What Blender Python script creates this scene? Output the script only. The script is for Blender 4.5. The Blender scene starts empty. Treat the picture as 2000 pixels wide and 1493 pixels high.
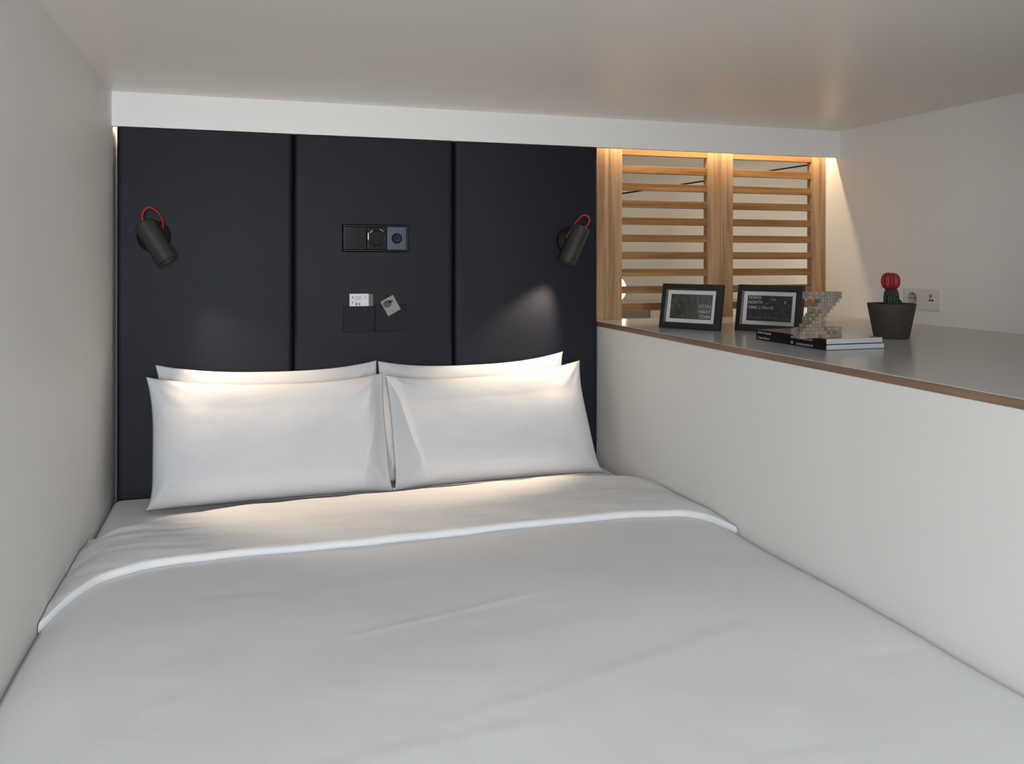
import bpy, bmesh, math, random
from mathutils import Vector, Matrix, noise
random.seed(7)
PI = math.pi
SC = bpy.context.scene
COL = SC.collection

# ------------------------------------------------------------------ camera
H = 1.225
yaw, roll, FPX = 0.30483, 0.001164, 1647.8
r = Vector((math.cos(yaw), -math.sin(yaw), 0)); u = Vector((0, 0, 1)); f = Vector((math.sin(yaw), math.cos(yaw), 0))
r, u = (math.cos(roll)*r + math.sin(roll)*u), (-math.sin(roll)*r + math.cos(roll)*u)
cam_d = bpy.data.cameras.new('camera'); cam = bpy.data.objects.new('camera', cam_d); COL.objects.link(cam)
cam_d.sensor_width = 36; cam_d.lens = 36*FPX/2000; cam_d.shift_y = (503.8-746.5)/2000; cam_d.clip_start = .02
M = Matrix.Identity(4)
for i, v in enumerate((r, u, -f)):
    for k in range(3): M[k][i] = v[k]
M[2][3] = H
cam.matrix_world = M
SC.camera = cam

# ------------------------------------------------------------------ world, daylight, exposure
W = bpy.data.worlds.new('world'); SC.world = W; W.use_nodes = True
W.node_tree.nodes['Background'].inputs[0].default_value = (.80, .90, 1.0, 1)
W.node_tree.nodes['Background'].inputs[1].default_value = 1.2
def area(name, loc, target, sx, sy, power, color):
    d = bpy.data.lights.new(name, 'AREA'); d.shape = 'RECTANGLE'; d.size = sx; d.size_y = sy; d.energy = power; d.color = color
    o = bpy.data.objects.new(name, d); COL.objects.link(o); o.location = loc
    o.rotation_euler = (Vector(target)-Vector(loc)).to_track_quat('-Z', 'Y').to_euler()
    return o
wl = area('window_daylight', (-.13, -1.75, 1.42), (-.25, 2.5, 1.1), .5, 1.4, 31, (.90, .95, 1.0)); wl.data.spread = math.radians(100)
area('bed_foot_fill', (-.20, -.45, 2.50), (-.38, -.1, 0), .34, .9, 11.5, (.94, .97, 1.0))  # unseen fill, added to lift the foot of the bed
SC.view_settings.view_transform = 'Standard'; SC.view_settings.look = 'None'
SC.view_settings.exposure = 0.0; SC.view_settings.gamma = 1.0; SC.view_settings.use_curve_mapping = False
WARM = (1.0, .77, .50)
area('back_room_fill', (3.7, 3.35, .95), (2.4, 4.7, .65), .7, .8, 19.0, (1.0, .86, .70))  # unseen low fill, added to brighten the back wall and cabinet

# ------------------------------------------------------------------ materials
def mat(name, col, rough=.5, metal=0, spec=.5, emit=None, es=0, bump=0, bscale=50, detail=3, var=0, vscale=4, stretch=None, coat=0):
    m = bpy.data.materials.new(name); m.use_nodes = True; nt = m.node_tree; b = nt.nodes['Principled BSDF']
    b.inputs['Base Color'].default_value = (*col, 1); b.inputs['Roughness'].default_value = rough
    b.inputs['Metallic'].default_value = metal; b.inputs['Specular IOR Level'].default_value = spec
    b.inputs['Coat Weight'].default_value = coat; b.inputs['Coat Roughness'].default_value = .1
    if emit: b.inputs['Emission Color'].default_value = (*emit, 1); b.inputs['Emission Strength'].default_value = es
    tc = nt.nodes.new('ShaderNodeTexCoord'); mp = nt.nodes.new('ShaderNodeMapping'); nt.links.new(tc.outputs['Object'], mp.inputs[0])
    if stretch: mp.inputs['Scale'].default_value = stretch
    if var:
        n = nt.nodes.new('ShaderNodeTexNoise'); n.inputs['Scale'].default_value = vscale; n.inputs['Detail'].default_value = 4
        nt.links.new(mp.outputs[0], n.inputs['Vector'])
        x = nt.nodes.new('ShaderNodeMix'); x.data_type = 'RGBA'
        x.inputs['A'].default_value = (*[c*(1-var) for c in col], 1); x.inputs['B'].default_value = (*[min(1, c*(1+var)) for c in col], 1)
        nt.links.new(n.outputs['Fac'], x.inputs['Factor']); nt.links.new(x.outputs['Result'], b.inputs['Base Color'])
    if bump:
        n = nt.nodes.new('ShaderNodeTexNoise'); n.inputs['Scale'].default_value = bscale; n.inputs['Detail'].default_value = detail
        nt.links.new(mp.outputs[0], n.inputs['Vector'])
        bp = nt.nodes.new('ShaderNodeBump'); bp.inputs['Strength'].default_value = bump; bp.inputs['Distance'].default_value = .002
        nt.links.new(n.outputs['Fac'], bp.inputs['Height']); nt.links.new(bp.outputs[0], b.inputs['Normal'])
    return m

def wood(name, axis, dark, light, scale=1.0):
    m = bpy.data.materials.new(name); m.use_nodes = True; nt = m.node_tree; b = nt.nodes['Principled BSDF']
    b.inputs['Roughness'].default_value = .48
    tc = nt.nodes.new('ShaderNodeTexCoord'); mp = nt.nodes.new('ShaderNodeMapping'); nt.links.new(tc.outputs['Object'], mp.inputs[0])
    s = [60*scale, 60*scale, 60*scale]; s['XYZ'.index(axis)] = 2.2*scale
    mp.inputs['Scale'].default_value = s
    n = nt.nodes.new('ShaderNodeTexNoise'); n.inputs['Scale'].default_value = 1.0; n.inputs['Detail'].default_value = 6; n.inputs['Distortion'].default_value = .6
    nt.links.new(mp.outputs[0], n.inputs['Vector'])
    n2 = nt.nodes.new('ShaderNodeTexNoise'); n2.inputs['Scale'].default_value = 5; n2.inputs['Detail'].default_value = 6
    nt.links.new(mp.outputs[0], n2.inputs['Vector'])
    rp = nt.nodes.new('ShaderNodeValToRGB'); rp.color_ramp.elements[0].position = .32; rp.color_ramp.elements[1].position = .68
    rp.color_ramp.elements[0].color = (*dark, 1); rp.color_ramp.elements[1].color = (*light, 1)
    nt.links.new(n.outputs['Fac'], rp.inputs[0])
    x = nt.nodes.new('ShaderNodeMix'); x.data_type = 'RGBA'; x.blend_type = 'MULTIPLY'
    x.inputs['Factor'].default_value = .35
    nt.links.new(rp.outputs[0], x.inputs['A']); nt.links.new(n2.outputs['Fac'], x.inputs['B']); nt.links.new(x.outputs['Result'], b.inputs['Base Color'])
    bp = nt.nodes.new('ShaderNodeBump'); bp.inputs['Strength'].default_value = .25; bp.inputs['Distance'].default_value = .001
    nt.links.new(n.outputs['Fac'], bp.inputs['Height']); nt.links.new(bp.outputs[0], b.inputs['Normal'])
    return m

WALLC = (.87, .865, .84)
m_wall = mat('white_wall_panel', WALLC, .55, bump=.03, bscale=180, var=.01, vscale=2)
m_ceil = mat('satin_white_ceiling', (.93, .87, .815), .34, spec=.45, bump=.03, bscale=60, var=.01, vscale=2)
m_floor = mat('grey_floor', (.30, .26, .22), .5, var=.1, vscale=3)
m_panel = mat('white_laminate_panel', (.79, .78, .75), .45, bump=.02, bscale=200)
m_backwall = mat('warm_white_wall', (.66, .64, .60), .7, bump=.05, bscale=120, var=.02)
m_leather = mat('charcoal_leather', (.0085, .0100, .0165), .50, spec=.22, bump=.35, bscale=700, var=.12, vscale=9)
m_black = mat('black_backing', (.004, .004, .005), .9, spec=.03, var=.1)
m_linen = mat('white_cotton', (.74, .747, .76), .85, spec=.2, bump=.12, bscale=900, var=.012, vscale=6)
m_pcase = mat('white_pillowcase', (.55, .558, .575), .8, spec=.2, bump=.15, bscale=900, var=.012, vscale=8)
m_oakx = wood('oak_grain_across', 'X', (.23, .105, .032), (.46, .25, .090))
m_oakz = wood('oak_grain_upright', 'Z', (.33, .185, .085), (.60, .375, .20))
m_oaky = wood('oak_edge', 'Y', (.20, .12, .075), (.36, .22, .14))
m_laminate = mat('pale_laminate_top', (.52, .515, .50), .20, spec=.5, bump=.02, bscale=200, var=.01)
m_shade = mat('charcoal_lamp_metal', (.026, .026, .022), .55, spec=.4, bump=.05, bscale=300, var=.05)
m_plate = mat('black_lamp_plate', (.006, .006, .007), .6, spec=.15, var=.05)
m_inner = mat('white_lamp_inner', (.8, .78, .72), .5, var=.02)
m_red = mat('red_cord', (.34, .010, .016), .55, bump=.3, bscale=900, var=.08, vscale=200)
m_gloss = mat('black_gloss', (.004, .004, .005), .16, spec=.3, var=.05)
m_satin = mat('black_satin_frame', (.012, .012, .013), .38, var=.1)
m_bluerefl = mat('blue_reflection_plate', (.035, .052, .095), .4, spec=.4, var=.1, vscale=30)  # bluish reflection on black glass, put into the base colour
m_chrome = mat('chrome', (.6, .62, .65), .15, metal=1, var=.02)
m_pocket = mat('dark_pocket_leather', (.0088, .0096, .0125), .52, spec=.18, bump=.35, bscale=600, var=.08)
m_seam = mat('dark_stitching', (.008, .008, .009), .8, var=.1)
m_card = mat('white_card', (.62, .62, .66), .6, var=.03, vscale=60)
m_cardg = mat('grey_green_card', (.10, .105, .085), .6, var=.35, vscale=90)
m_ink = mat('dark_grey_ink', (.14, .145, .16), .7, var=.1)
m_mat = mat('white_mount_board', (.56, .56, .55), .8, var=.02)
m_light = mat('light_lettering', (.36, .36, .35), .7, var=.03)
m_pot = mat('dark_brown_pot', (.048, .041, .035), .6, bump=.1, bscale=300, var=.08)
m_soil = mat('soil', (.02, .013, .008), .95, bump=1, bscale=300, var=.4, vscale=200)
m_cgreen = mat('dark_green_cactus', (.012, .028, .014), .6, bump=.5, bscale=300, var=.4, vscale=120)
m_cred = mat('red_cactus', (.26, .012, .018), .55, bump=.5, bscale=300, var=.35, vscale=90)
m_spine = mat('black_magazine_cover', (.008, .008, .010), .3, var=.05)
m_cover = mat('magazine_cover_wall_reflection', (.45, .42, .37), .2, var=.15, vscale=12)  # pale tone is the wall's reflection, put into the base colour
m_cover2 = mat('glossy_dark_magazine_cover', (.05, .05, .055), .25, var=.2)
m_page = mat('paper_edges', (.60, .62, .66), .8, bump=1, bscale=1, stretch=(1, 1, 900), var=.12, vscale=1)
m_plastic = mat('off_white_plastic', (.76, .74, .71), .4, var=.01)
m_dark = mat('dark_hole', (.01, .01, .01), .8, var=.1)
m_bulb = mat('bulb_glow', (1, .9, .8), .5, emit=(1.0, .80, .58), es=3, var=.01)
m_globe = mat('globe_glow', (1, .95, .9), .4, emit=(1.0, .90, .74), es=5, var=.01)
m_led = mat('led_glow', (1, .9, .8), .5, emit=WARM, es=14, var=.01)
m_cab = mat('pinkish_white_cabinet', (.72, .66, .60), .5, var=.02)
m_cabshade = mat('shaded_cabinet_door', (.26, .25, .235), .5, var=.03)  # shade on the left cabinet door, put into the colour
tints = [mat('wood_cube_tint_%s' % n, c, .4, bump=.2, bscale=300, var=.12, vscale=70) for n, c in
         (('pale', (.30, .245, .19)), ('sand', (.25, .195, .14)), ('brown', (.17, .115, .075)), ('grey', (.25, .215, .185)), ('pink', (.25, .19, .15)))]

# ------------------------------------------------------------------ builders
def link(name, bm, m, parent=None, smooth=False, bevel=0, seg=2, loc=None):
    me = bpy.data.meshes.new(name); bm.normal_update(); bm.to_mesh(me); bm.free()
    for mm in (m if isinstance(m, (list, tuple)) else [m]): me.materials.append(mm)
    o = bpy.data.objects.new(name, me); COL.objects.link(o)
    if smooth:
        me.polygons.foreach_set('use_smooth', [True]*len(me.polygons))
    if bevel:
        b = o.modifiers.new('bevel', 'BEVEL'); b.width = bevel; b.segments = seg; b.limit_method = 'ANGLE'
        me.polygons.foreach_set('use_smooth', [True]*len(me.polygons))
        wn = o.modifiers.new('wn', 'WEIGHTED_NORMAL'); wn.keep_sharp = True
    if parent:
        o.parent = parent; o.matrix_parent_inverse = parent.matrix_world.inverted()
    return o
def box(bm, x0, x1, y0, y1, z0, z1, mi=0):
    vs = [bm.verts.new(p) for p in ((x0,y0,z0),(x1,y0,z0),(x1,y1,z0),(x0,y1,z0),(x0,y0,z1),(x1,y0,z1),(x1,y1,z1),(x0,y1,z1))]
    for q in ((0,3,2,1),(4,5,6,7),(0,1,5,4),(1,2,6,5),(2,3,7,6),(3,0,4,7)):
        bm.faces.new([vs[i] for i in q]).material_index = mi
    return vs
def bx(name, m, x0, x1, y0, y1, z0, z1, parent=None, bevel=0, seg=2):
    bm = bmesh.new(); box(bm, x0, x1, y0, y1, z0, z1); return link(name, bm, m, parent, bevel=bevel, seg=seg)
def struct(o): o['kind'] = 'structure'; return o
def tag(o, label, cat, group=None):
    o['label'] = label; o['category'] = cat
    if group: o['group'] = group
    return o
def empty(name, mw, label, cat, group=None):
    o = bpy.data.objects.new(name, None); COL.objects.link(o); o.empty_display_size = .05
    if not isinstance(mw, Matrix): mw = Matrix.Translation(Vector(mw))
    o.matrix_world = mw; bpy.context.view_layer.update()
    return tag(o, label, cat, group)
def adopt(o, parent):       # mesh given in the parent's local coordinates
    o.parent = parent; o.matrix_parent_inverse = Matrix.Identity(4); return o
def lathe(bm, prof, n=48, axis='Z', caps=True, Mx=None, mi=0):
    rings = []
    for (rr, h) in prof:
        ring = []
        for i in range(n):
            a = 2*PI*i/n
            p = Vector((rr*math.cos(a), rr*math.sin(a), h))
            if Mx: p = Mx @ p
            ring.append(bm.verts.new(p))
        rings.append(ring)
    for a, b in zip(rings, rings[1:]):
        for i in range(n):
            bm.faces.new((a[i], a[(i+1) % n], b[(i+1) % n], b[i])).material_index = mi
    if caps:
        bm.faces.new(list(reversed(rings[0]))).material_index = mi; bm.faces.new(rings[-1]).material_index = mi
def tube(bm, pts, rad, n=10, smooth_steps=8):
    P = [Vector(p) for p in pts]; C = []
    for i in range(len(P)-1):
        p0 = P[max(i-1, 0)]; p1 = P[i]; p2 = P[i+1]; p3 = P[min(i+2, len(P)-1)]
        for k in range(smooth_steps):
            t = k/smooth_steps
            C.append(.5*((2*p1)+(-p0+p2)*t+(2*p0-5*p1+4*p2-p3)*t*t+(-p0+3*p1-3*p2+p3)*t**3))
    C.append(P[-1]); prev = None; up = None
    for i, c in enumerate(C):
        t = (C[min(i+1, len(C)-1)]-C[max(i-1, 0)]).normalized()
        if up is None: up = t.orthogonal().normalized()
        up = (up - t*up.dot(t)).normalized(); s = t.cross(up)
        ring = [bm.verts.new(c+rad*(math.cos(2*PI*k/n)*up+math.sin(2*PI*k/n)*s)) for k in range(n)]
        if prev:
            for k in range(n): bm.faces.new((prev[k], prev[(k+1) % n], ring[(k+1) % n], ring[k]))
        else: bm.faces.new(list(reversed(ring)))
        prev = ring
    bm.faces.new(prev)
def axes(o, x, y, z):
    m_ = Matrix.Identity(4)
    for i, v in enumerate((x, y, z)):
        for k in range(3): m_[k][i] = v[k]
    for k in range(3): m_[k][3] = o[k]
    return m_
def text_obj(name, s, size, m, parent, mloc, align='LEFT', depth=.0003, space=1.0):
    c = bpy.data.curves.new(name, 'FONT'); c.body = s; c.size = size; c.extrude = depth; c.align_x = align; c.resolution_u = 2
    c.space_line = space; c.offset = size*.012
    t = bpy.data.objects.new(name+'_tmp', c); COL.objects.link(t); bpy.context.view_layer.update()
    me = bpy.data.meshes.new_from_object(t); bpy.data.objects.remove(t); me.materials.clear(); me.materials.append(m)
    o = bpy.data.objects.new(name, me); COL.objects.link(o); o.parent = parent; o.matrix_parent_inverse = Matrix.Identity(4)
    o.matrix_local = mloc
    return o
def lerp(a, b, t): return a+(b-a)*t
def sstep(a, b, x):
    t = max(0, min(1, (x-a)/(b-a))); return t*t*(3-2*t)

# ================================================================== the setting
XL, XR, XP = -.391, 2.249, 1.214
YB, YF = 2.893, 2.809            # lattice plane, fascia plane
ZC, ZF = 1.730, 1.625            # alcove ceiling, fascia bottom
struct(bx('floor', m_floor, XL-.1, 4.6, -2.0, 5.0, -.06, 0))
struct(bx('wall_left', m_wall, XL-.1, XL, -2.0, 2.93, 0, 2.6))
struct(bx('wall_right', m_wall, XR, XR+.08, -2.0, 2.93, 0, 2.6))
bm = bmesh.new(); box(bm, XL, XR, .35, 2.93, ZC, 1.80)
struct(link('ceiling', bm, m_ceil))
struct(bx('ceiling_room_added', m_wall, XL-.1, XR+.08, -2.0, .33, 2.6, 2.66))  # unseen upper ceiling, added to shape the daylight
struct(bx('wall_bulkhead', m_wall, XL, XR, .329, .3495, ZC, 2.6))
struct(bx('wall_light_block', m_wall, 1.26, XR, .30, .349, 0, ZC))  # unseen blocker, added to cut light reaching the right half
struct(bx('trim_fascia', m_wall, XL, XR, YF, YF+.024, ZF, ZC))
bm = bmesh.new()
box(bm, XL, 1.252, 2.924, 2.93, 0, ZC)
box(bm, 1.252, XR, 2.90, 2.93, 0, .97)
struct(link('wall_partition', bm, m_wall))
# unseen rear wall with a window opening, added to shape the daylight
bm = bmesh.new()
box(bm, XL-.1, XR+.08, -2.00, -1.92, 0, .78); box(bm, XL-.1, XR+.08, -2.00, -1.92, 2.32, 2.6)
box(bm, .62, XR+.08, -2.00, -1.92, .78, 2.32)
struct(link('wall_rear_added', bm, m_wall))
# room beyond the slatted screens
struct(bx('wall_back_room', m_backwall, .6, 4.6, 4.75, 4.85, 0, 2.46))
struct(bx('wall_back_room_left', m_backwall, .6, .7, 2.93, 4.75, 0, 2.46))
struct(bx('wall_back_room_right', m_backwall, 4.5, 4.6, 2.93, 4.75, 0, 2.46))
struct(bx('wall_back_room_front', m_backwall, 2.33, 4.6, 2.85, 2.93, 0, 2.46))
struct(bx('ceiling_back_room', m_backwall, .6, 4.6, 2.93, 4.85, 2.46, 2.52))
struct(bx('wall_back_room_top', m_backwall, .6, XR+.08, 2.93, 2.97, 1.80, 2.46))

# ================================================================== ledge beside the bed
t = empty('storage_partition', (XP+.5, 1.6, 0), 'long white low partition wall between the bed and the ledge, under the wood-edged top', 'partition')
bx('front_panel', m_panel, XP+.002, XP+.022, .352, 2.895, 0, .9765, t)
bx('carcass', m_panel, XP+.022, XR-.001, .352, 2.895, 0, .97, t)
t = empty('ledge_top', (XP+.5, 1.6, .977), 'pale grey laminate ledge top with exposed brown wooden front edge, carrying the frames and plant', 'ledge')
bx('board', m_oaky, XP, XR-.0005, .352, 2.926, .977, .9935, t, bevel=.0008)
bx('laminate', m_laminate, XP+.0004, XR-.0005, .352, 2.926, .9935, .995, t)

# ================================================================== headboard
hb = empty('headboard', (.41, 2.85, .25), 'tall charcoal leather headboard of three padded panels behind the pillows', 'headboard')
bx('backing', m_black, -.3785, XP-.001, 2.862, 2.899, .25, 1.6235, hb)
for xg in (.144, .677): bx('groove_light_stop', m_black, xg-.0034, xg+.0034, 2.829, 2.862, .25, 1.6248, hb)  # black filler added to stop strip light leaking into the grooves
def padded(x0, x1, z0, z1, yf, yb, rr=.012, bulge=.006):
    bm = bmesh.new(); nx, nz = 44, 90
    def edge(n):
        out = []
        for i in range(n+1):
            t_ = i/n; out.append(.5-.5*math.cos(PI*t_) if False else t_)
        return out
    us = sorted(set([0, .002, .006, .012, .02, .03, .045]+[round(.06+.88*i/24, 4) for i in range(25)]+[.955, .97, .98, .988, .994, .998, 1]))
    vs = sorted(set([0, .001, .004, .01]+[round(.015+.97*i/40, 4) for i in range(41)]+[.99, .993, .996, .998, .999, 1]))
    G = []
    for v in vs:
        row = []
        for u_ in us:
            x = lerp(x0, x1, u_); z = lerp(z0, z1, v)
            dx = min(x-x0, x1-x); dz = min(z-z0, z1-z+.02)
            def rd(d): q = max(0, 1-d/rr); return rr*(1-math.sqrt(max(0, 1-q*q)))
            y = yf + rd(dx) + rd(dz)*.6
            y -= bulge*(1-(2*u_-1)**2)*1.0
            row.append(bm.verts.new((x, min(y, yb), z)))
        G.append(row)
    for a, b in zip(G, G[1:]):
        for i in range(len(us)-1): bm.faces.new((a[i], a[i+1], b[i+1], b[i]))
    # sides
    def wall(line):
        back = [bm.verts.new((v.co.x, yb, v.co.z)) for v in line]
        for i in range(len(line)-1): bm.faces.new((line[i], back[i], back[i+1], line[i+1]))
    wall([row[0] for row in G]); wall([row[-1] for row in reversed(G)]); wall(list(reversed(G[0]))); wall(G[-1])
    bmesh.ops.recalc_face_normals(bm, faces=bm.faces)
    return bm
for x0, x1 in ((-.3785, .1413), (.1467, .6743), (.6797, XP-.003)):
    link('padded_panel', padded(x0, x1, .25, 1.6235, 2.816, 2.862), m_leather, hb, smooth=True)

# ================================================================== slatted screens
GS = None
def slat_screen(x0, x1, sl, sr, label):
    t = empty('slatted_screen', ((x0+x1)/2, YB+.013, .995), label, 'screen')
    bx('stile', m_oakz, x0, x0+sl, YB, YB+.03, .9952, 1.70, t, bevel=.001)
    bx('stile', m_oakz, x1-sr, x1, YB, YB+.03, .9952, 1.70, t, bevel=.001)
    bx('top_rail', m_oakx, x0+sl, x1-sr, YB+.003, YB+.025, 1.613, 1.70, t, bevel=.001)
    for k in range(9):
        zc = 1.559-.0649*k
        bx('slat', m_oakx, x0+sl, x1-sr, YB+.003, YB+.021, zc-.014, zc+.014, t, bevel=.0012)
t = empty('filler_strip', (1.27, YB+.015, .995), 'narrow upright oak strip between the dark headboard and the left slatted screen', 'strip')
bx('strip', m_oakz, 1.2150, 1.2875, YB-.001, YB+.03, .9952, 1.70, t, bevel=.001)
slat_screen(1.2885, 1.7615, .0545, .0565, 'left oak screen with horizontal slats above the ledge, next to the dark headboard')
slat_screen(1.7625, XR-.001, .0555, .066, 'right oak screen with horizontal slats above the ledge, next to the white side wall')

# LED strip hidden above the bottom edge of the fascia
t = empty('led_strip', (.9, 2.858, 1.70), 'warm light strip tucked behind the white fascia above the slatted screens', 'light')
bx('profile', m_plastic, XL+.004, XR-.004, 2.852, 2.866, 1.702, 1.712, t)
bx('diffuser', m_led, XL+.006, XR-.006, 2.854, 2.864, 1.6995, 1.7015, t)
lt = area('led_light', (1.75, 2.859, 1.697), (1.75, 2.861, 0), .98, .008, 1.9, WARM); 
lt = area('led_light_left', (.38, 2.859, 1.697), (.38, 2.861, 0), 1.53, .008, 3.0, WARM)

# ================================================================== bed
bed = empty('bed', (.41, 1.8, 0), 'white made-up double bed base and mattress filling the alcove between the walls', 'bed')
bx('bed_base', m_panel, -.384, 1.209, .80, 2.805, .02, .24, bed)
bm = bmesh.new(); box(bm, -.386, 1.211, .80, 2.8085, .245, .490)
link('mattress', bm, m_linen, bed, bevel=.028, seg=5)

def nz(x, y, s, sd): return noise.noise(Vector((x*s, y*s, sd)))
def crease(x, y, x0, y0, x1, y1, w, a):
    dx, dy = x1-x0, y1-y0; L = math.hypot(dx, dy); t_ = ((x-x0)*dx+(y-y0)*dy)/L/L
    if t_ < -.1 or t_ > 1.1: return 0
    d = ((x-x0)*dy-(y-y0)*dx)/L
    e = sstep(-.1, .15, t_)*(1-sstep(.8, 1.1, t_))
    return a*math.exp(-(d/w)**2)*e
CR = []
rc = random.Random(3)
for i in range(26):
    x0 = rc.uniform(-.3, 1.1); y0 = rc.uniform(.95, 1.95); a = rc.choice([rc.gauss(0, .25), rc.gauss(1.5, .2)]); L = rc.uniform(.12, .5)
    CR.append((x0, y0, x0+L*math.cos(a), y0+L*math.sin(a), rc.uniform(.008, .02), rc.uniform(-.0009, .0011)))
CR.append((-.02, 1.2, .04, 1.85, 0.010, .0012)); CR.append((.28, 1.25, .95, 1.42, .016, .0008)); CR.append((-.1, 1.18, .5, 1.22, .018, .0007))
def duvet_z(x, y):
    z = .516 + .007*nz(x, y, 2.2, 1.0)+.0018*nz(x, y, 6, 4.0)+.0006*nz(x, y, 17, 7.0)
    for c in CR: z += crease(x, y, *c)
    dl = x+.388; z -= .030*max(0, 1-dl/.085)**2
    dr = 1.212-x; z -= .016*max(0, 1-dr/.06)**2
    z += .010*sstep(.55, 1.15, x)
    ey = y-.79
    if ey < .10: z -= .10-math.sqrt(max(0, .10**2-(.10-max(ey, 0))**2))
    if ey < 0: z += 2.2*ey
    return max(z, .18)
dv = empty('duvet', (.41, 1.6, .5), 'smooth white duvet covering the bed, its top edge turned back below the pillows', 'duvet')
bm = bmesh.new(); nx, ny = 150, 160; G = []
for j in range(ny+1):
    y = .73+(2.20-.73)*j/ny
    G.append([bm.verts.new((-.388+1.599*i/nx, y if y > .75 else .75, duvet_z(-.388+1.599*i/nx, y))) for i in range(nx+1)])
for a, b in zip(G, G[1:]):
    for i in range(nx): bm.faces.new((a[i], a[i+1], b[i+1], b[i]))
o = link('cover', bm, m_linen, dv, smooth=True)
sd = o.modifiers.new('thickness', 'SOLIDIFY'); sd.thickness = .012; sd.offset = -1

def curve(pts, x):
    if x <= pts[0][0]: return pts[0][1]
    for (a, b), (c, d) in zip(pts, pts[1:]):
        if x <= c:
            t_ = (x-a)/(c-a); return lerp(b, d, t_)
    return pts[-1][1]
def scurve(pts, x, w=.03): return sum(curve(pts, x+k*w) for k in (-1, -.5, 0, .5, 1))/5
EDGE = [(-.39, 1.845), (-.36, 1.915), (-.30, 2.015), (-.22, 2.062), (-.14, 2.083), (.1, 2.088), (.7, 2.075), (1.0, 2.062), (1.12, 2.03), (1.17, 1.98), (1.212, 1.90)]
BACK = [(-.39, 2.40), (-.33, 2.44), (-.2, 2.52), (0, 2.60), (.9, 2.61), (1.06, 2.58), (1.15, 2.52), (1.212, 2.45)]
bm = bmesh.new(); nx = 170; G = []
prof = []       # (0..1 along, height mode)
R_ = .0102
for k in range(9):
    a = -PI/2+PI*k/8; prof.append(('r', a))
for k in range(1, 61): prof.append(('t', k/60))
for i in range(nx+1):
    x = -.3885+1.600*i/nx; ye = scurve(EDGE, x, .012)+.004*nz(x, 0, 9, 2)+.0015*nz(x, 0, 30, 3); yb = scurve(BACK, x, .03)
    rr = R_*(1+.18*nz(x, 1, 7, 5))
    row = []
    base = duvet_z(x, ye+.01)
    for kind, q in prof:
        if kind == 'r':
            y = ye+rr-rr*math.cos(q); z = base-.0005+rr+rr*math.sin(q)
        else:
            y = ye+rr+(yb-ye-rr)*q
            bz = duvet_z(x, min(y, 2.15))
            top = bz+2*rr-.0005+.004*math.sin(PI*min(q*2.2, 1))
            top += .0022*nz(x, y, 11, 9)+.0014*nz(x*1.0, y*4, 7, 12)*(1 if x > -.1 else 2.5)
            e = sstep(.72, 1.0, q)
            z = lerp(top, .494, e)
        row.append(bm.verts.new((x, y, z)))
    G.append(row)
for a, b in zip(G, G[1:]):
    for k in range(len(prof)-1): bm.faces.new((a[k], b[k], b[k+1], a[k+1]))
bmesh.ops.recalc_face_normals(bm, faces=bm.faces)
o = link('turned_back_fold', bm, m_linen, dv, smooth=True)

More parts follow.
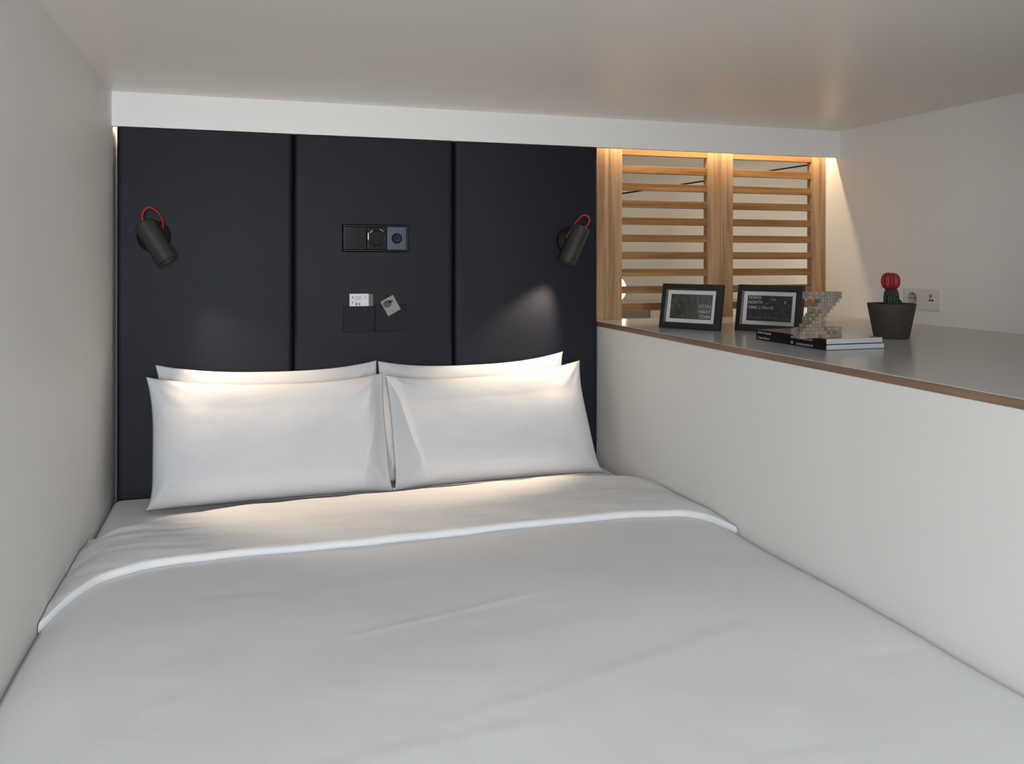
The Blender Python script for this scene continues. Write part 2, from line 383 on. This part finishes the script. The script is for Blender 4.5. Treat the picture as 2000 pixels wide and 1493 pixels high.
# pillows
def pillow(name, BL, BR, TL, TR, tf, tb, inner, label, seed, sag=(.020, .020, .030, .004), group='white pillows leaning on the headboard'):
    BL, BR, TL, TR = map(Vector, (BL, BR, TL, TR))
    xa = ((BR-BL)+(TR-TL)).normalized(); ya = ((TL-BL)+(TR-BR)).normalized(); n = xa.cross(ya).normalized()
    if n.y > 0: n = -n
    bm = bmesh.new(); N, K = 96, 64
    def prm(i, n_): t_ = i/n_; return .5-.5*math.cos(PI*t_)*1.0 if False else (t_ + (.5-.5*math.cos(PI*t_)))/2
    def pos(u_, v, side):
        p = (BL.lerp(BR, u_)).lerp(TL.lerp(TR, u_), v)
        cu, cv = 2*u_-1, 2*v-1
        hu = (1-abs(cv)**(2.6 if cv > 0 else 7)); hv = (1-abs(cu)**2.6)
        p += xa*(sag[0]*hu*(1-u_)**2 - sag[1]*hu*u_**2) + ya*(sag[3]*hv*(1-v)**2 - sag[2]*hv*v**2)
        def rd(d, w): q = 1-min(d/w, 1); return math.sqrt(max(0, 1-q**2.2))
        dl, dr = u_, 1-u_
        wi = .05+.085*(1-v)
        def ramp(d): return sstep(0, 1, min(1, d/wi))*.35+.65*min(1, d/wi)
        if side > 0:
            fl = ramp(dl) if inner == 'L' else rd(dl, .26)
            fr = ramp(dr) if inner == 'R' else rd(dr, .26)
        else: fl, fr = rd(dl, .3), rd(dr, .3)
        th = fl*fr*rd(1-v, .55)*rd(v, .22)
        th = th*(.80+.20*math.sin(PI*min(1, v*1.1+.15)))
        w = 0
        for (cx, cz) in ((0, 0), (1, 0), (0, 1), (1, 1)):
            ddx, ddz = (u_-cx)*.7, (v-cz)*.37; rr = math.hypot(ddx, ddz)
            an = math.atan2(ddz, ddx)
            w += .0022*math.sin(an*11+seed+cx*2+cz)*math.exp(-(rr/.11)**2)*min(1, rr/.05)
        w += .004*noise.noise(Vector((u_*4+seed, v*3, seed)))+.0014*noise.noise(Vector((u_*9+seed, v*6, seed+3)))+.0004*noise.noise(Vector((u_*12, v*24, seed+9)))
        T = tf if side > 0 else tb
        edge = min(1, min(u_, 1-u_, v, 1-v)/.05)
        return p + n*side*(T*th + (w*edge if side > 0 else 0))
    F = [[None]*(N+1) for _ in range(K+1)]; B = [[None]*(N+1) for _ in range(K+1)]
    for j in range(K+1):
        for i in range(N+1):
            u_, v = prm(i, N), prm(j, K)
            F[j][i] = bm.verts.new(pos(u_, v, 1))
            B[j][i] = F[j][i] if i in (0, N) or j in (0, K) else bm.verts.new(pos(u_, v, -1))
    for j in range(K):
        for i in range(N):
            bm.faces.new((F[j][i], F[j][i+1], F[j+1][i+1], F[j+1][i]))
            q = (B[j][i], B[j+1][i], B[j+1][i+1], B[j][i+1])
            try: bm.faces.new(q)
            except ValueError: pass
    bmesh.ops.recalc_face_normals(bm, faces=bm.faces)
    o = link(name, bm, m_pcase, None, smooth=True)
    tag(o, label, 'pillow', group); return o
pillow('pillow', (-.262, 2.708, .503), (.410, 2.708, .503), (-.267, 2.790, .897), (.409, 2.787, .887), .045, .022, None,
       'white pillow at the back left, mostly hidden, top edge showing', 1.3, sag=(.020, .002, .030, .004))
pillow('pillow', (.418, 2.708, .503), (1.080, 2.708, .503), (.413, 2.787, .885), (1.067, 2.790, .894), .045, .022, None,
       'white pillow at the back right, mostly hidden, under the right wall lamp', 4.1, sag=(.002, .020, .030, .004))
pillow('pillow', (-.276, 2.601, .503), (.434, 2.601, .504), (-.284, 2.705, .872), (.416, 2.697, .857), .070, .032, 'R',
       'white pillow at the front left, leaning, fully visible, lit along its top edge', 2.2, sag=(.020, .008, .030, .004))
pillow('pillow', (.438, 2.601, .504), (1.142, 2.601, .507), (.424, 2.695, .850), (1.097, 2.706, .872), .070, .032, 'L',
       'white pillow at the front right, fully visible, sharp crease down its left side', 6.4, sag=(.008, .020, .030, .004))

# ================================================================== wall lamps
def spot(name, loc, d, power, ang, blend):
    L = bpy.data.lights.new(name, 'SPOT'); L.energy = power; L.spot_size = math.radians(ang); L.spot_blend = blend; L.shadow_soft_size = .012; L.color = (1.0, .77, .55)
    o = bpy.data.objects.new(name, L); COL.objects.link(o); o.location = loc; o.rotation_euler = Vector(d).to_track_quat('-Z', 'Y').to_euler(); return o
def sconce(plate_c, center, d, length, cordpts, label, pw, ang):
    plate_c, center, d = Vector(plate_c), Vector(center), Vector(d).normalized()
    t = empty('wall_lamp', plate_c, label, 'lamp', 'bedside wall lamps on the headboard')
    Mx = axes(plate_c, Vector((1, 0, 0)), Vector((0, 0, -1)), Vector((0, -1, 0)))
    bm = bmesh.new(); lathe(bm, [(.047, -.004), (.049, .004), (.0485, .014), (.046, .017), (.001, .0175)], 48, Mx=Mx)
    bmesh.ops.recalc_face_normals(bm, faces=bm.faces); link('wall_plate', bm, m_plate, t, smooth=True)
    bm = bmesh.new(); tube(bm, [plate_c+Vector((0, -.015, 0)), plate_c.lerp(center, .5), center+Vector((0, .012, 0))], .008, 12)
    link('pivot_arm', bm, m_plate, t, smooth=True)
    xx = d.orthogonal().normalized(); yy = d.cross(xx)
    Mc = axes(center, xx, yy, d); h = length/2; R0 = .0312
    bm = bmesh.new()
    lathe(bm, [(.004, -h), (R0-.004, -h), (R0, -h+.004), (R0, h-.001), (R0-.001, h), (R0-.003, h-.001), (R0-.003, h-.055), (.003, h-.058)], 48, Mx=Mc)
    bmesh.ops.recalc_face_normals(bm, faces=bm.faces); o = link('lamp_head', bm, m_shade, t, smooth=True)
    sm = o.modifiers.new('e', 'EDGE_SPLIT'); sm.split_angle = math.radians(40)
    bm = bmesh.new(); lathe(bm, [(.002, h-.054), (.016, h-.050), (.0165, h-.044), (.002, h-.0425)], 24, Mx=Mc)
    bmesh.ops.recalc_face_normals(bm, faces=bm.faces); link('bulb', bm, m_bulb, t, smooth=True)
    bm = bmesh.new(); tube(bm, cordpts, .0032, 10)
    o = link('cord', bm, m_red, t, smooth=True); o['label'] = 'bright red looped cord'
    spot('lamp_beam', center+d*(h+.001), d, pw, ang, .7)
# left and right lamps
sconce((-.272, 2.8125, 1.290), (-.262, 2.752, 1.271), (.52, -.20, -.84), .135,
       [(-.296, 2.762, 1.325), (-.300, 2.757, 1.350), (-.292, 2.757, 1.370), (-.278, 2.760, 1.376), (-.258, 2.770, 1.362), (-.246, 2.785, 1.338), (-.246, 2.800, 1.312), (-.250, 2.806, 1.300)],
       'charcoal cylinder wall lamp with red cord on the left headboard panel', 21, 70)
sconce((1.098, 2.8125, 1.285), (1.094, 2.752, 1.270), (-.44, -.03, -.90), .138,
       [(1.140, 2.760, 1.332), (1.152, 2.757, 1.352), (1.148, 2.757, 1.370), (1.130, 2.760, 1.374), (1.112, 2.768, 1.356), (1.098, 2.780, 1.332), (1.084, 2.796, 1.300), (1.082, 2.804, 1.292)],
       'charcoal cylinder wall lamp with red cord on the right headboard panel', 28, 68)

# ================================================================== control panel on the headboard
YP = 2.8095
t = empty('socket_panel', (.4085, YP, 1.29), 'black recessed socket and control panel set in the middle headboard panel', 'control panel')
x0, x1, z0, z1 = .303, .5145, 1.2475, 1.331
def frame_bm(x0, x1, z0, z1, w, y0, y1):
    bm = bmesh.new()
    box(bm, x0, x1, y0, y1, z0, z0+w); box(bm, x0, x1, y0, y1, z1-w, z1)
    box(bm, x0, x0+w, y0, y1, z0+w, z1-w); box(bm, x1-w, x1, y0, y1, z0+w, z1-w); return bm
link('shadow_halo', frame_bm(x0-.0035, x1+.0035, z0-.0035, z1+.0035, .0034, YP-.006, YP+.0003), m_black, t)  # black rim standing for the shadow halo around the housing
link('housing', frame_bm(x0, x1, z0, z1, .0024, YP-.014, YP+.0003), m_satin, t, bevel=.0006)
bx('back_plate', m_black, x0+.001, x1-.001, YP-.004, YP+.0003, z0+.001, z1-.001, t)
bx('blank_cover', m_gloss, x0+.004, .378, YP-.010, YP-.003, z0+.004, z1-.004, t, bevel=.001)
si = bx('socket_insert', m_gloss, .380, .444, YP-.011, YP-.003, z0+.004, z1-.004, t, bevel=.0015)
sx, sz = .412, 1.290
Mx = axes(Vector((sx, YP-.011, sz)), Vector((1, 0, 0)), Vector((0, 0, -1)), Vector((0, -1, 0)))
bm = bmesh.new(); lathe(bm, [(.026, -.001), (.027, .002), (.0245, .0035), (.0225, .002), (.021, -.004), (.001, -.004)], 40, Mx=Mx); bmesh.ops.recalc_face_normals(bm, faces=bm.faces)
link('socket_ring', bm, m_gloss, si, smooth=True)
bm = bmesh.new()
for dx, dz in ((-.0095, 0), (.0095, 0)):
    Mp = axes(Vector((sx+dx, YP-.008, sz+dz)), Vector((1, 0, 0)), Vector((0, 0, -1)), Vector((0, -1, 0)))
    lathe(bm, [(.0032, 0), (.0034, .0012), (.0022, .0012), (.002, 0)], 16, Mx=Mp)
box(bm, sx-.003, sx+.003, YP-.010, YP-.007, sz-.021, sz-.017); box(bm, sx-.003, sx+.003, YP-.010, YP-.007, sz+.017, sz+.021)
link('contact', bm, m_chrome, si)
CH = [[(sx+.0268*math.cos(a0+.13*k), YP-.0125, sz+.003+.0268*math.sin(a0+.13*k)) for k in range(5)] for a0 in (.75, 2.1)]  # chrome arcs standing for highlights on the socket edge
CH.append([(sx-.029, YP-.0122, sz-.008), (sx-.0295, YP-.0122, sz+.008), (sx-.0285, YP-.0122, sz+.018)])
for pts in CH:
    bm = bmesh.new(); tube(bm, pts, .0017, 8, 3)
    o = link('highlight_arc', bm, m_chrome, si, smooth=True); o['label'] = 'chrome arc made as a bright highlight at the socket edge'
kp = bx('control_plate', m_bluerefl, .4455, x1-.004, YP-.0095, YP-.003, z0+.004, z1-.004, t, bevel=.001); kp['label'] = 'black glass plate with a bluish reflection in its colour'
Mx = axes(Vector((.478, YP-.0095, 1.289)), Vector((1, 0, 0)), Vector((0, 0, -1)), Vector((0, -1, 0)))
bm = bmesh.new(); lathe(bm, [(.0175, 0), (.0175, .003), (.0160, .0042), (.0135, .0028), (.001, .0026)], 36, Mx=Mx); bmesh.ops.recalc_face_normals(bm, faces=bm.faces)
k_ = link('round_control', bm, m_plate, kp, smooth=True)
bm = bmesh.new()
for a in range(8):
    cx, cz = .478+.009*math.cos(a*PI/4+.3), 1.289+.009*math.sin(a*PI/4+.3); box(bm, cx-.0016, cx+.0016, YP-.0128, YP-.0115, cz-.0016, cz+.0016)
box(bm, .4765, .4795, YP-.0128, YP-.0115, 1.2875, 1.2905)
link('button', bm, m_bluerefl, kp)

# stitched pocket with cards
YK = 2.8085
t = empty('wall_pocket', (.407, YK, .98), 'flat dark leather double pocket stitched on the middle headboard panel, holding cards', 'pocket')
for a, b in ((.303, .4065), (.4075, .5115)):
    bx('pocket_flap', m_pocket, a, b, YK-.004, YK+.0015, .979, 1.067, t, bevel=.0012)
bm = bmesh.new()
for a, b in ((.304, .4060), (.4080, .5105)):
    for (p, q) in (((a+.003, .982), (b-.003, .982)), ((a+.003, .982), (a+.003, 1.064)), ((b-.003, .982), (b-.003, 1.064))):
        box(bm, min(p[0], q[0])-.0005, max(p[0], q[0])+.0005, YK-.0048, YK-.0038, min(p[1], q[1])-.0005, max(p[1], q[1])+.0005)
link('stitching', bm, m_seam, t)
def card(name, cx, cz, w, h, rot, y, m, label, cat='card'):
    Mx = axes(Vector((cx, y, cz)), Vector((math.cos(rot), 0, math.sin(rot))), Vector((-math.sin(rot), 0, math.cos(rot))), Vector((0, -1, 0)))
    t = empty(name, Mx, label, cat)
    bm = bmesh.new(); box(bm, -w/2, w/2, -h/2, h/2, -.0006, .0006)
    adopt(link('card_sheet', bm, m), t)
    return t
YC = YK-.0056
c = card('key_card', .354, 1.0855, .0625, .041, 0, YC, m_card, 'small white printed card in the left half of the headboard pocket')
bm = bmesh.new()
box(bm, -.0115, -.0065, -.019, -.008, .0006, .0010); box(bm, -.0005, .0035, -.019, -.009, .0006, .0010)
box(bm, -.022, -.019, .004, .013, .0006, .0010); box(bm, .0185, .0220, .0065, .0100, .0006, .0010)
for k in range(4): box(bm, -.013, .008-.004*(k % 2), .011-.0035*k, .0118-.0035*k, .0006, .0009)
box(bm, -.022, -.0195, -.012, -.004, .0006, .0009)
adopt(link('printed_marks', bm, m_ink), c)
card('paper_slip', .383, 1.0845, .034, .040, 0, YC+.0022, m_cardg, 'dull grey green slip behind the white card in the headboard pocket', 'card')
c = card('photo_card', .4580, 1.0655, .0475, .0550, math.radians(29), YC, mat('grey_photo_print', (.24, .225, .215), .6, var=.12, vscale=60), 'small grey picture card tucked at an angle into the right half of the pocket')
bm = bmesh.new(); bmesh.ops.create_circle(bm, cap_ends=True, radius=.0145, segments=20, matrix=Matrix.Translation((-.007, .010, .0008)) @ Matrix.Diagonal((1.0, .85, 1, 1)))
o = adopt(link('dark_figure', bm, m_dark), c); o['label'] = 'dark round printed shape'
o.data.materials[0] = mat('photo_dark_ink', (.05, .048, .046), .6, var=.3, vscale=90)
bm = bmesh.new(); bmesh.ops.create_circle(bm, cap_ends=True, radius=.006, segments=16, matrix=Matrix.Translation((.008, .012, .0008)) @ Matrix.Diagonal((1.3, .8, 1, 1)))
adopt(link('red_spot', bm, mat('photo_red_ink', (.12, .05, .055), .6, var=.3, vscale=90)), c)

# ================================================================== picture frames on the ledge
def photo_mat(name, kind):
    m = bpy.data.materials.new(name); m.use_nodes = True; nt = m.node_tree; b = nt.nodes['Principled BSDF']
    b.inputs['Roughness'].default_value = .35
    tc = nt.nodes.new('ShaderNodeTexCoord')
    n = nt.nodes.new('ShaderNodeTexNoise'); n.inputs['Scale'].default_value = 70; n.inputs['Detail'].default_value = 5; nt.links.new(tc.outputs['Object'], n.inputs['Vector'])
    rp = nt.nodes.new('ShaderNodeValToRGB'); nt.links.new(n.outputs['Fac'], rp.inputs[0])
    e = rp.color_ramp.elements
    if kind == 'leaf':
        e[0].position = .35; e[0].color = (.022, .024, .020, 1); e[1].position = .75; e[1].color = (.085, .105, .05, 1)
        n2 = nt.nodes.new('ShaderNodeTexNoise'); n2.inputs['Scale'].default_value = 30; mp = nt.nodes.new('ShaderNodeMapping'); mp.inputs['Scale'].default_value = (3, .5, 1)
        nt.links.new(tc.outputs['Object'], mp.inputs[0]); nt.links.new(mp.outputs[0], n2.inputs['Vector'])
        r2 = nt.nodes.new('ShaderNodeValToRGB'); nt.links.new(n2.outputs['Fac'], r2.inputs[0])
        r2.color_ramp.elements[0].position = .3; r2.color_ramp.elements[0].color = (.04, .038, .035, 1); r2.color_ramp.elements[1].position = .7; r2.color_ramp.elements[1].color = (.12, .105, .10, 1)
        sp = nt.nodes.new('ShaderNodeSeparateXYZ'); nt.links.new(tc.outputs['Object'], sp.inputs[0])
        mr = nt.nodes.new('ShaderNodeMapRange'); mr.inputs['From Min'].default_value = -.03; mr.inputs['From Max'].default_value = .03; nt.links.new(sp.outputs['X'], mr.inputs['Value'])
        x = nt.nodes.new('ShaderNodeMix'); x.data_type = 'RGBA'; nt.links.new(mr.outputs[0], x.inputs['Factor']); nt.links.new(rp.outputs[0], x.inputs['A']); nt.links.new(r2.outputs[0], x.inputs['B'])
        nt.links.new(x.outputs['Result'], b.inputs['Base Color'])
    else:
        e[0].position = .4; e[0].color = (.016, .017, .016, 1); e[1].position = .85; e[1].color = (.07, .07, .065, 1)
        nt.links.new(rp.outputs[0], b.inputs['Base Color'])
    return m
def picture(BL, BR, h, lean, pm, lines, label, align):
    BL, BR = Vector(BL), Vector(BR); xa = (BR-BL).normalized(); w = (BR-BL).length
    nf = Vector((xa.y, -xa.x, 0))
    if nf.y > 0: nf = -nf
    ya = (Vector((0, 0, 1))*math.cos(lean) - nf*math.sin(lean)).normalized(); za = xa.cross(ya)
    Mx = axes(BL.lerp(BR, .5)+Vector((0, 0, .001)), xa, ya, za)
    t = empty('picture_frame', Mx, label, 'picture frame')
    bw, d = .0205, .017
    bm = bmesh.new()
    # moulding: outer/inner loops with a slight slope to the inside
    def loop(x, y0, y1, z): return [bm.verts.new(p) for p in ((-x, y0, z), (x, y0, z), (x, y1, z), (-x, y1, z))]
    L = [loop(w/2, 0, h, -d), loop(w/2, 0, h, 0), loop(w/2-bw*.8, bw*.8, h-bw*.8, .0012), loop(w/2-bw, bw, h-bw, -.001), loop(w/2-bw, bw, h-bw, -.006)]
    for a, b in zip(L, L[1:]):
        for i in range(4): bm.faces.new((a[i], a[(i+1) % 4], b[(i+1) % 4], b[i]))
    bmesh.ops.recalc_face_normals(bm, faces=bm.faces)
    adopt(link('moulding', bm, m_satin, bevel=.0006), t)
    bm = bmesh.new(); box(bm, -w/2+.002, w/2-.002, .002, h-.002, -d+.001, -d+.004); adopt(link('back_board', bm, m_satin), t)
    mw = .0125
    ins = bw
    bm = bmesh.new()
    x0, x1, y0, y1 = -w/2+ins, w/2-ins, ins, h-ins
    for q in ((x0, x1, y0, y0+mw), (x0, x1, y1-mw, y1), (x0, x0+mw, y0+mw, y1-mw), (x1-mw, x1, y0+mw, y1-mw)): box(bm, q[0], q[1], q[2], q[3], -.0075, -.0055)
    o = adopt(link('mount', bm, m_mat), t); o['label'] = 'white mount border'
    bm = bmesh.new(); box(bm, x0+mw-.001, x1-mw+.001, y0+mw-.001, y1-mw+.001, -.0085, -.0070)
    pr = adopt(link('print', bm, pm), t)
    # easel leg behind
    bm = bmesh.new()
    back = Mx.inverted() @ (Mx.translation + (-nf)*.075 - Vector((0, 0, .0005)))
    vs = [(-.018, h*.72, -d), (.018, h*.72, -d), (.026, back.y, back.z), (-.026, back.y, back.z)]
    off = Vector((0, .0008, -.0025))
    A = [bm.verts.new(v) for v in vs]; B = [bm.verts.new(Vector(v)+off) for v in vs]
    bm.faces.new(A); bm.faces.new(list(reversed(B)))
    for i in range(4): bm.faces.new((A[i], B[i], B[(i+1) % 4], A[(i+1) % 4]))
    bmesh.ops.recalc_face_normals(bm, faces=bm.faces); adopt(link('easel_leg', bm, m_satin), t)
    for (s, px, py, sz_) in lines:
        xx = (x1-mw-.004-px) if align == 'R' else (x0+mw+.003+px)
        text_obj('lettering', s, sz_, m_light, pr, Matrix.Translation((xx, py, -.0068)), 'RIGHT' if align == 'R' else 'LEFT')
    return t, (x0+mw, x1-mw, y0+mw, y1-mw), pr
f1 = picture((1.298, 2.512, .9952), (1.4115, 2.328, .9952), .147, math.radians(11), photo_mat('garden_print', 'leaf'),
             [('OTOU', 0, .071, .0150), ('NEEAY', 0, .0545, .0145), ('TOFM', .001, .0375, .0145)],
             'black tabletop picture frame with a leafy green photo, the left of two on the ledge', 'R')
f2 = picture((1.484, 2.353, .9952), (1.5965, 2.1725, .9952), .147, math.radians(11), photo_mat('night_print', 'dark'),
             [('PE/NAR', 0, .103, .0125), ('NORTH', 0, .0875, .0135), ('TIMES 2 VALUE', .0, .0715, .0125)],
             'black tabletop picture frame with a dark lettered print, the right of two, behind the magazines', 'L')
xa0, xa1, ya0, ya1 = f2[1]
bm = bmesh.new(); box(bm, xa0+.002, xa1-.002, ya0+.010, ya0+.0125, -.0072, -.0066)
o = adopt(link('pale_line', bm, mat('olive_line', (.10, .10, .07), .7, var=.1)), f2[2])
bm = bmesh.new()
for (a, b, w_, h_) in ((.085, .089, .004, .004), (.094, .088, .003, .004), (.128, .078, .004, .008), (.0665, .076, .007, .0015), (.118, .090, .002, .002)):
    box(bm, xa0+a*.95, xa0+a*.95+w_, b+.012, b+.012+h_, -.0072, -.0066)
adopt(link('small_marks', bm, m_light), f2[2])

# ================================================================== magazines
def magazine(z0, dx, dy, w, d, th, sp, covm, pages, label, left, right, dot):
    t = empty('magazine', (1.376+dx+w/2, 1.769+dy+d/2, z0), label, 'magazine', 'magazines stacked on the ledge')
    x0, y0 = 1.376+dx, 1.769+dy; c = .0009
    bm = bmesh.new()
    box(bm, x0, x0+.0016, y0, y0+d, z0, z0+th, 0)
    box(bm, x0+.0016, x0+w, y0, y0+d, z0, z0+c, 0); box(bm, x0+.0016, x0+w, y0, y0+d, z0+th-c, z0+th, 1)
    link('cover', bm, [m_spine, covm], t)
    bm = bmesh.new(); box(bm, x0+.0018, x0+w-.001, y0+.0008, y0+d-.001, z0+c+.0002, z0+th-c-.0002)
    link('pages', bm, m_page, t)
    R3 = axes(Vector((0, 0, 0)), Vector((0, -1, 0)), Vector((0, 0, 1)), Vector((-1, 0, 0)))
    base = t.matrix_world.inverted()
    sz_ = .0098
    for s, yy in ((left, y0+d-.008), (right, y0+.118)):
        if s:
            Mx = base @ (Matrix.Translation((x0-.0002, yy, z0+th*.5-sz_*.33)) @ R3)
            text_obj('spine_lettering', s, sz_, m_light, t, Mx)
    bm = bmesh.new(); box(bm, x0-.0005, x0+.0001, y0+.132, y0+.141, z0+th*.5-.0032, z0+th*.5+.0038)
    link('spine_mark', bm, m_light, t)
magazine(.9952, 0, 0, .178, .300, .0138, m_spine, m_cover2, 1, 'black-spined magazine at the bottom of the stack on the ledge', 'Frame Shown', 'contempoastic.nl', 1)
magazine(.9952+.0141, .001, .001, .172, .302, .0140, m_spine, m_cover, 1, 'black-spined magazine at the top of the stack, under the block letter', 'Amber Propular', 'overtreffers.com', 1)

# ================================================================== Z made of small cubes
ZR = [(3, 14), (3, 14), (7, 13), (6, 12), (5, 11), (5, 10), (4, 9), (3, 8), (3, 7), (2, 7), (0, 14), (0, 14), (0, 14)]
uz, ux, uy = .00895, .00895, .0095
zt = .9952+.0141+.0140+.0004
zx0, zy0 = 1.2865+.0, 1.800
t = empty('block_letter', (1.36, 1.815, zt), 'letter Z built of small beige and brown cubes standing on the magazines', 'ornament')
XZ = 1.443  # right end of the bars
bm = bmesh.new(); rz = random.Random(5)
for ri, (a, b) in enumerate(ZR):
    for cidx in range(a, b):
        for k in range(3):
            x0 = XZ-(14-cidx)*ux; y0 = 1.792+k*uy; z0 = zt+(12-ri)*uz; g = .0003; j = rz.uniform(0, .0006)
            box(bm, x0+g, x0+ux-g, y0+g+j, y0+uy-g, z0+.0001, z0+uz-g, rz.choices(range(5), (4, 3, 1.1, 3, 3))[0])
o = link('cubes', bm, tints, t); o['kind'] = 'stuff'

# ================================================================== cactus
pc = Vector((1.774, 1.992, .9952))
t = empty('potted_cactus', pc, 'small cactus with red ball top in a dark tapered pot beside the wall socket', 'plant')
bm = bmesh.new()
lathe(bm, [(.002, 0), (.0465, 0), (.0475, .001), (.0655, .0980), (.0660, .0992), (.0650, .1000), (.0636, .0992), (.0615, .086), (.002, .086)], 64, Mx=Matrix.Translation(pc))
bmesh.ops.recalc_face_normals(bm, faces=bm.faces); link('pot', bm, m_pot, t, smooth=True).modifiers.new('e', 'EDGE_SPLIT').split_angle = math.radians(45)
bm = bmesh.new()
bmesh.ops.create_grid(bm, x_segments=30, y_segments=30, size=.0625)
bmesh.ops.delete(bm, geom=[v for v in bm.verts if v.co.length > .0618], context='VERTS')
for v in bm.verts: v.co.z = .0885+.0035*noise.noise(v.co*60)
bmesh.ops.translate(bm, verts=bm.verts, vec=pc)
link('soil', bm, m_soil, t, smooth=True)
def ribbed(c, rad, h, ribs, depth, sq, tip=.6, seed=0):
    bm = bmesh.new(); n, k = ribs*8, 26; rows = []
    for j in range(k+1):
        v = j/k; ph = PI*v
        rr = rad*(abs(math.sin(ph))**sq)
        zz = -h/2*math.cos(ph) if sq < 1 else -h/2*math.cos(ph)
        rows.append([bm.verts.new(c+Vector((rr*(1+depth*math.cos(ribs*2*PI*i/n))*math.cos(2*PI*i/n), rr*(1+depth*math.cos(ribs*2*PI*i/n))*math.sin(2*PI*i/n), zz+.0012*noise.noise(Vector((i*.7, j*.8, seed)))))) for i in range(n)])
    for a, b in zip(rows, rows[1:]):
        for i in range(n): bm.faces.new((a[i], a[(i+1) % n], b[(i+1) % n], b[i]))
    bmesh.ops.remove_doubles(bm, verts=bm.verts, dist=.00005)
    bmesh.ops.recalc_face_normals(bm, faces=bm.faces)
    return bm
sc_ = pc+Vector((-.001, 0, 0))
link('cactus_stem', ribbed(sc_+Vector((0, 0, .112)), .0185, .066, 7, .16, .45), m_cgreen, t, smooth=True)
link('side_shoot', ribbed(sc_+Vector((.0195, -.006, .099)), .0095, .024, 6, .15, .7, seed=3), m_cgreen, t, smooth=True)
link('side_shoot', ribbed(sc_+Vector((-.0150, -.008, .128)), .0065, .014, 6, .15, .8, seed=4), m_cgreen, t, smooth=True)
rb = link('red_ball', ribbed(sc_+Vector((-.005, -.002, .1635)), .0240, .0475, 9, .11, .55, seed=6), m_cred, t, smooth=True); rb['label'] = 'crimson ribbed ball top'
bm = bmesh.new(); rs = random.Random(8)
for i in range(14):
    a = rs.uniform(0, 2*PI); e = rs.uniform(-.2, 1.2)
    p = sc_+Vector((-.005, -.002, .1635))+Vector((.0240*math.cos(e)*math.cos(a), .0240*math.cos(e)*math.sin(a), .025*math.sin(e)))
    bmesh.ops.create_icosphere(bm, subdivisions=1, radius=rs.uniform(.0025, .004), matrix=Matrix.Translation(p))
link('bud', bm, m_cred, rb, smooth=True)

# ================================================================== wall socket on the right wall
t = empty('wall_socket', (XR, 2.382, 1.08), 'off-white double wall socket plate on the right wall beside the cactus', 'socket')
bx('face_plate', m_plastic, XR-.004, XR-.0002, 2.293, 2.460, 1.043, 1.119, t, bevel=.001)
for yc, nm in ((2.418, 'power_socket'), (2.335, 'data_socket')):
    ins = bx(nm, m_plastic, XR-.0047, XR-.0035, yc-.036, yc+.036, 1.047, 1.115, t, bevel=.001)
    Mx = axes(Vector((XR-.0047, yc, 1.084)), Vector((0, -1, 0)), Vector((0, 0, 1)), Vector((-1, 0, 0)))
    bm = bmesh.new()
    if nm == 'power_socket':
        lathe(bm, [(.0215, 0), (.0215, .0012), (.0195, .0012), (.0185, .0002), (.001, .0002)], 40, Mx=Mx)
        bmesh.ops.recalc_face_normals(bm, faces=bm.faces); link('recess', bm, mat('grey_socket_recess', (.42, .40, .39), .5, var=.02), ins, smooth=True)
        bm = bmesh.new()
        for dy in (-.0095, .0095): lathe(bm, [(.001, .0002), (.0026, .0002), (.0026, .001), (.001, .001)], 12, Mx=Mx @ Matrix.Translation((dy, 0, 0)))
        box(bm, XR-.0055, XR-.0047, yc-.003, yc+.003, 1.0995, 1.1035); box(bm, XR-.0055, XR-.0047, yc-.003, yc+.003, 1.0645, 1.0675)
        link('hole', bm, m_dark, ins)
    else:
        box(bm, XR-.0052, XR-.0047, yc-.011, yc-.0015, 1.077, 1.083); box(bm, XR-.0052, XR-.0047, yc+.0015, yc+.009, 1.077, 1.083)
        link('port', bm, m_dark, ins)
        bm = bmesh.new(); lathe(bm, [(.001, .0), (.006, 0), (.006, .0008), (.001, .0008)], 20, Mx=Mx @ Matrix.Translation((0, .010, 0))); link('indicator', bm, m_chrome, ins)

# ================================================================== beyond the screens
t = empty('low_cabinet', (2.2, 4.05, 0), 'low pale cabinet seen beyond the slatted screens, under the glowing globe', 'cabinet')
bx('body', m_cab, 1.45, 3.6, 3.72, 4.30, 0, .99, t)
bx('door', m_cabshade, 1.45, 1.853, 3.70, 3.72, .02, .985, t)['label'] = 'door with shade put into its grey'
bx('door', m_cab, 1.868, 2.72, 3.70, 3.72, .02, .985, t)
bx('door', m_cab, 2.73, 3.6, 3.70, 3.72, .02, .985, t)
t = empty('globe_lamp', (1.738, 3.86, .99), 'glowing white globe lamp partly hidden behind the left end of the slatted screen', 'lamp')
bm = bmesh.new(); bmesh.ops.create_uvsphere(bm, u_segments=40, v_segments=24, radius=.070, matrix=Matrix.Translation((1.738, 3.86, 1.070)))
link('globe', bm, m_globe, t, smooth=True)
bm = bmesh.new(); lathe(bm, [(.001, 0), (.05, 0), (.05, .006), (.02, .012), (.018, .022), (.001, .022)], 32, Mx=Matrix.Translation((1.738, 3.86, .9902)))
bmesh.ops.recalc_face_normals(bm, faces=bm.faces); link('lamp_base', bm, m_satin, t, smooth=True)
bm = bmesh.new(); tube(bm, [(1.75, 4.60, 1.548), (2.4, 4.60, 1.652), (3.1, 4.60, 1.768), (3.75, 4.60, 1.874), (4.46, 4.60, 1.99)], .0045, 8)
tag(link('cable', bm, m_plate, None, smooth=True), 'thin dark cable slanting across the pale wall beyond the slatted screens', 'cable')
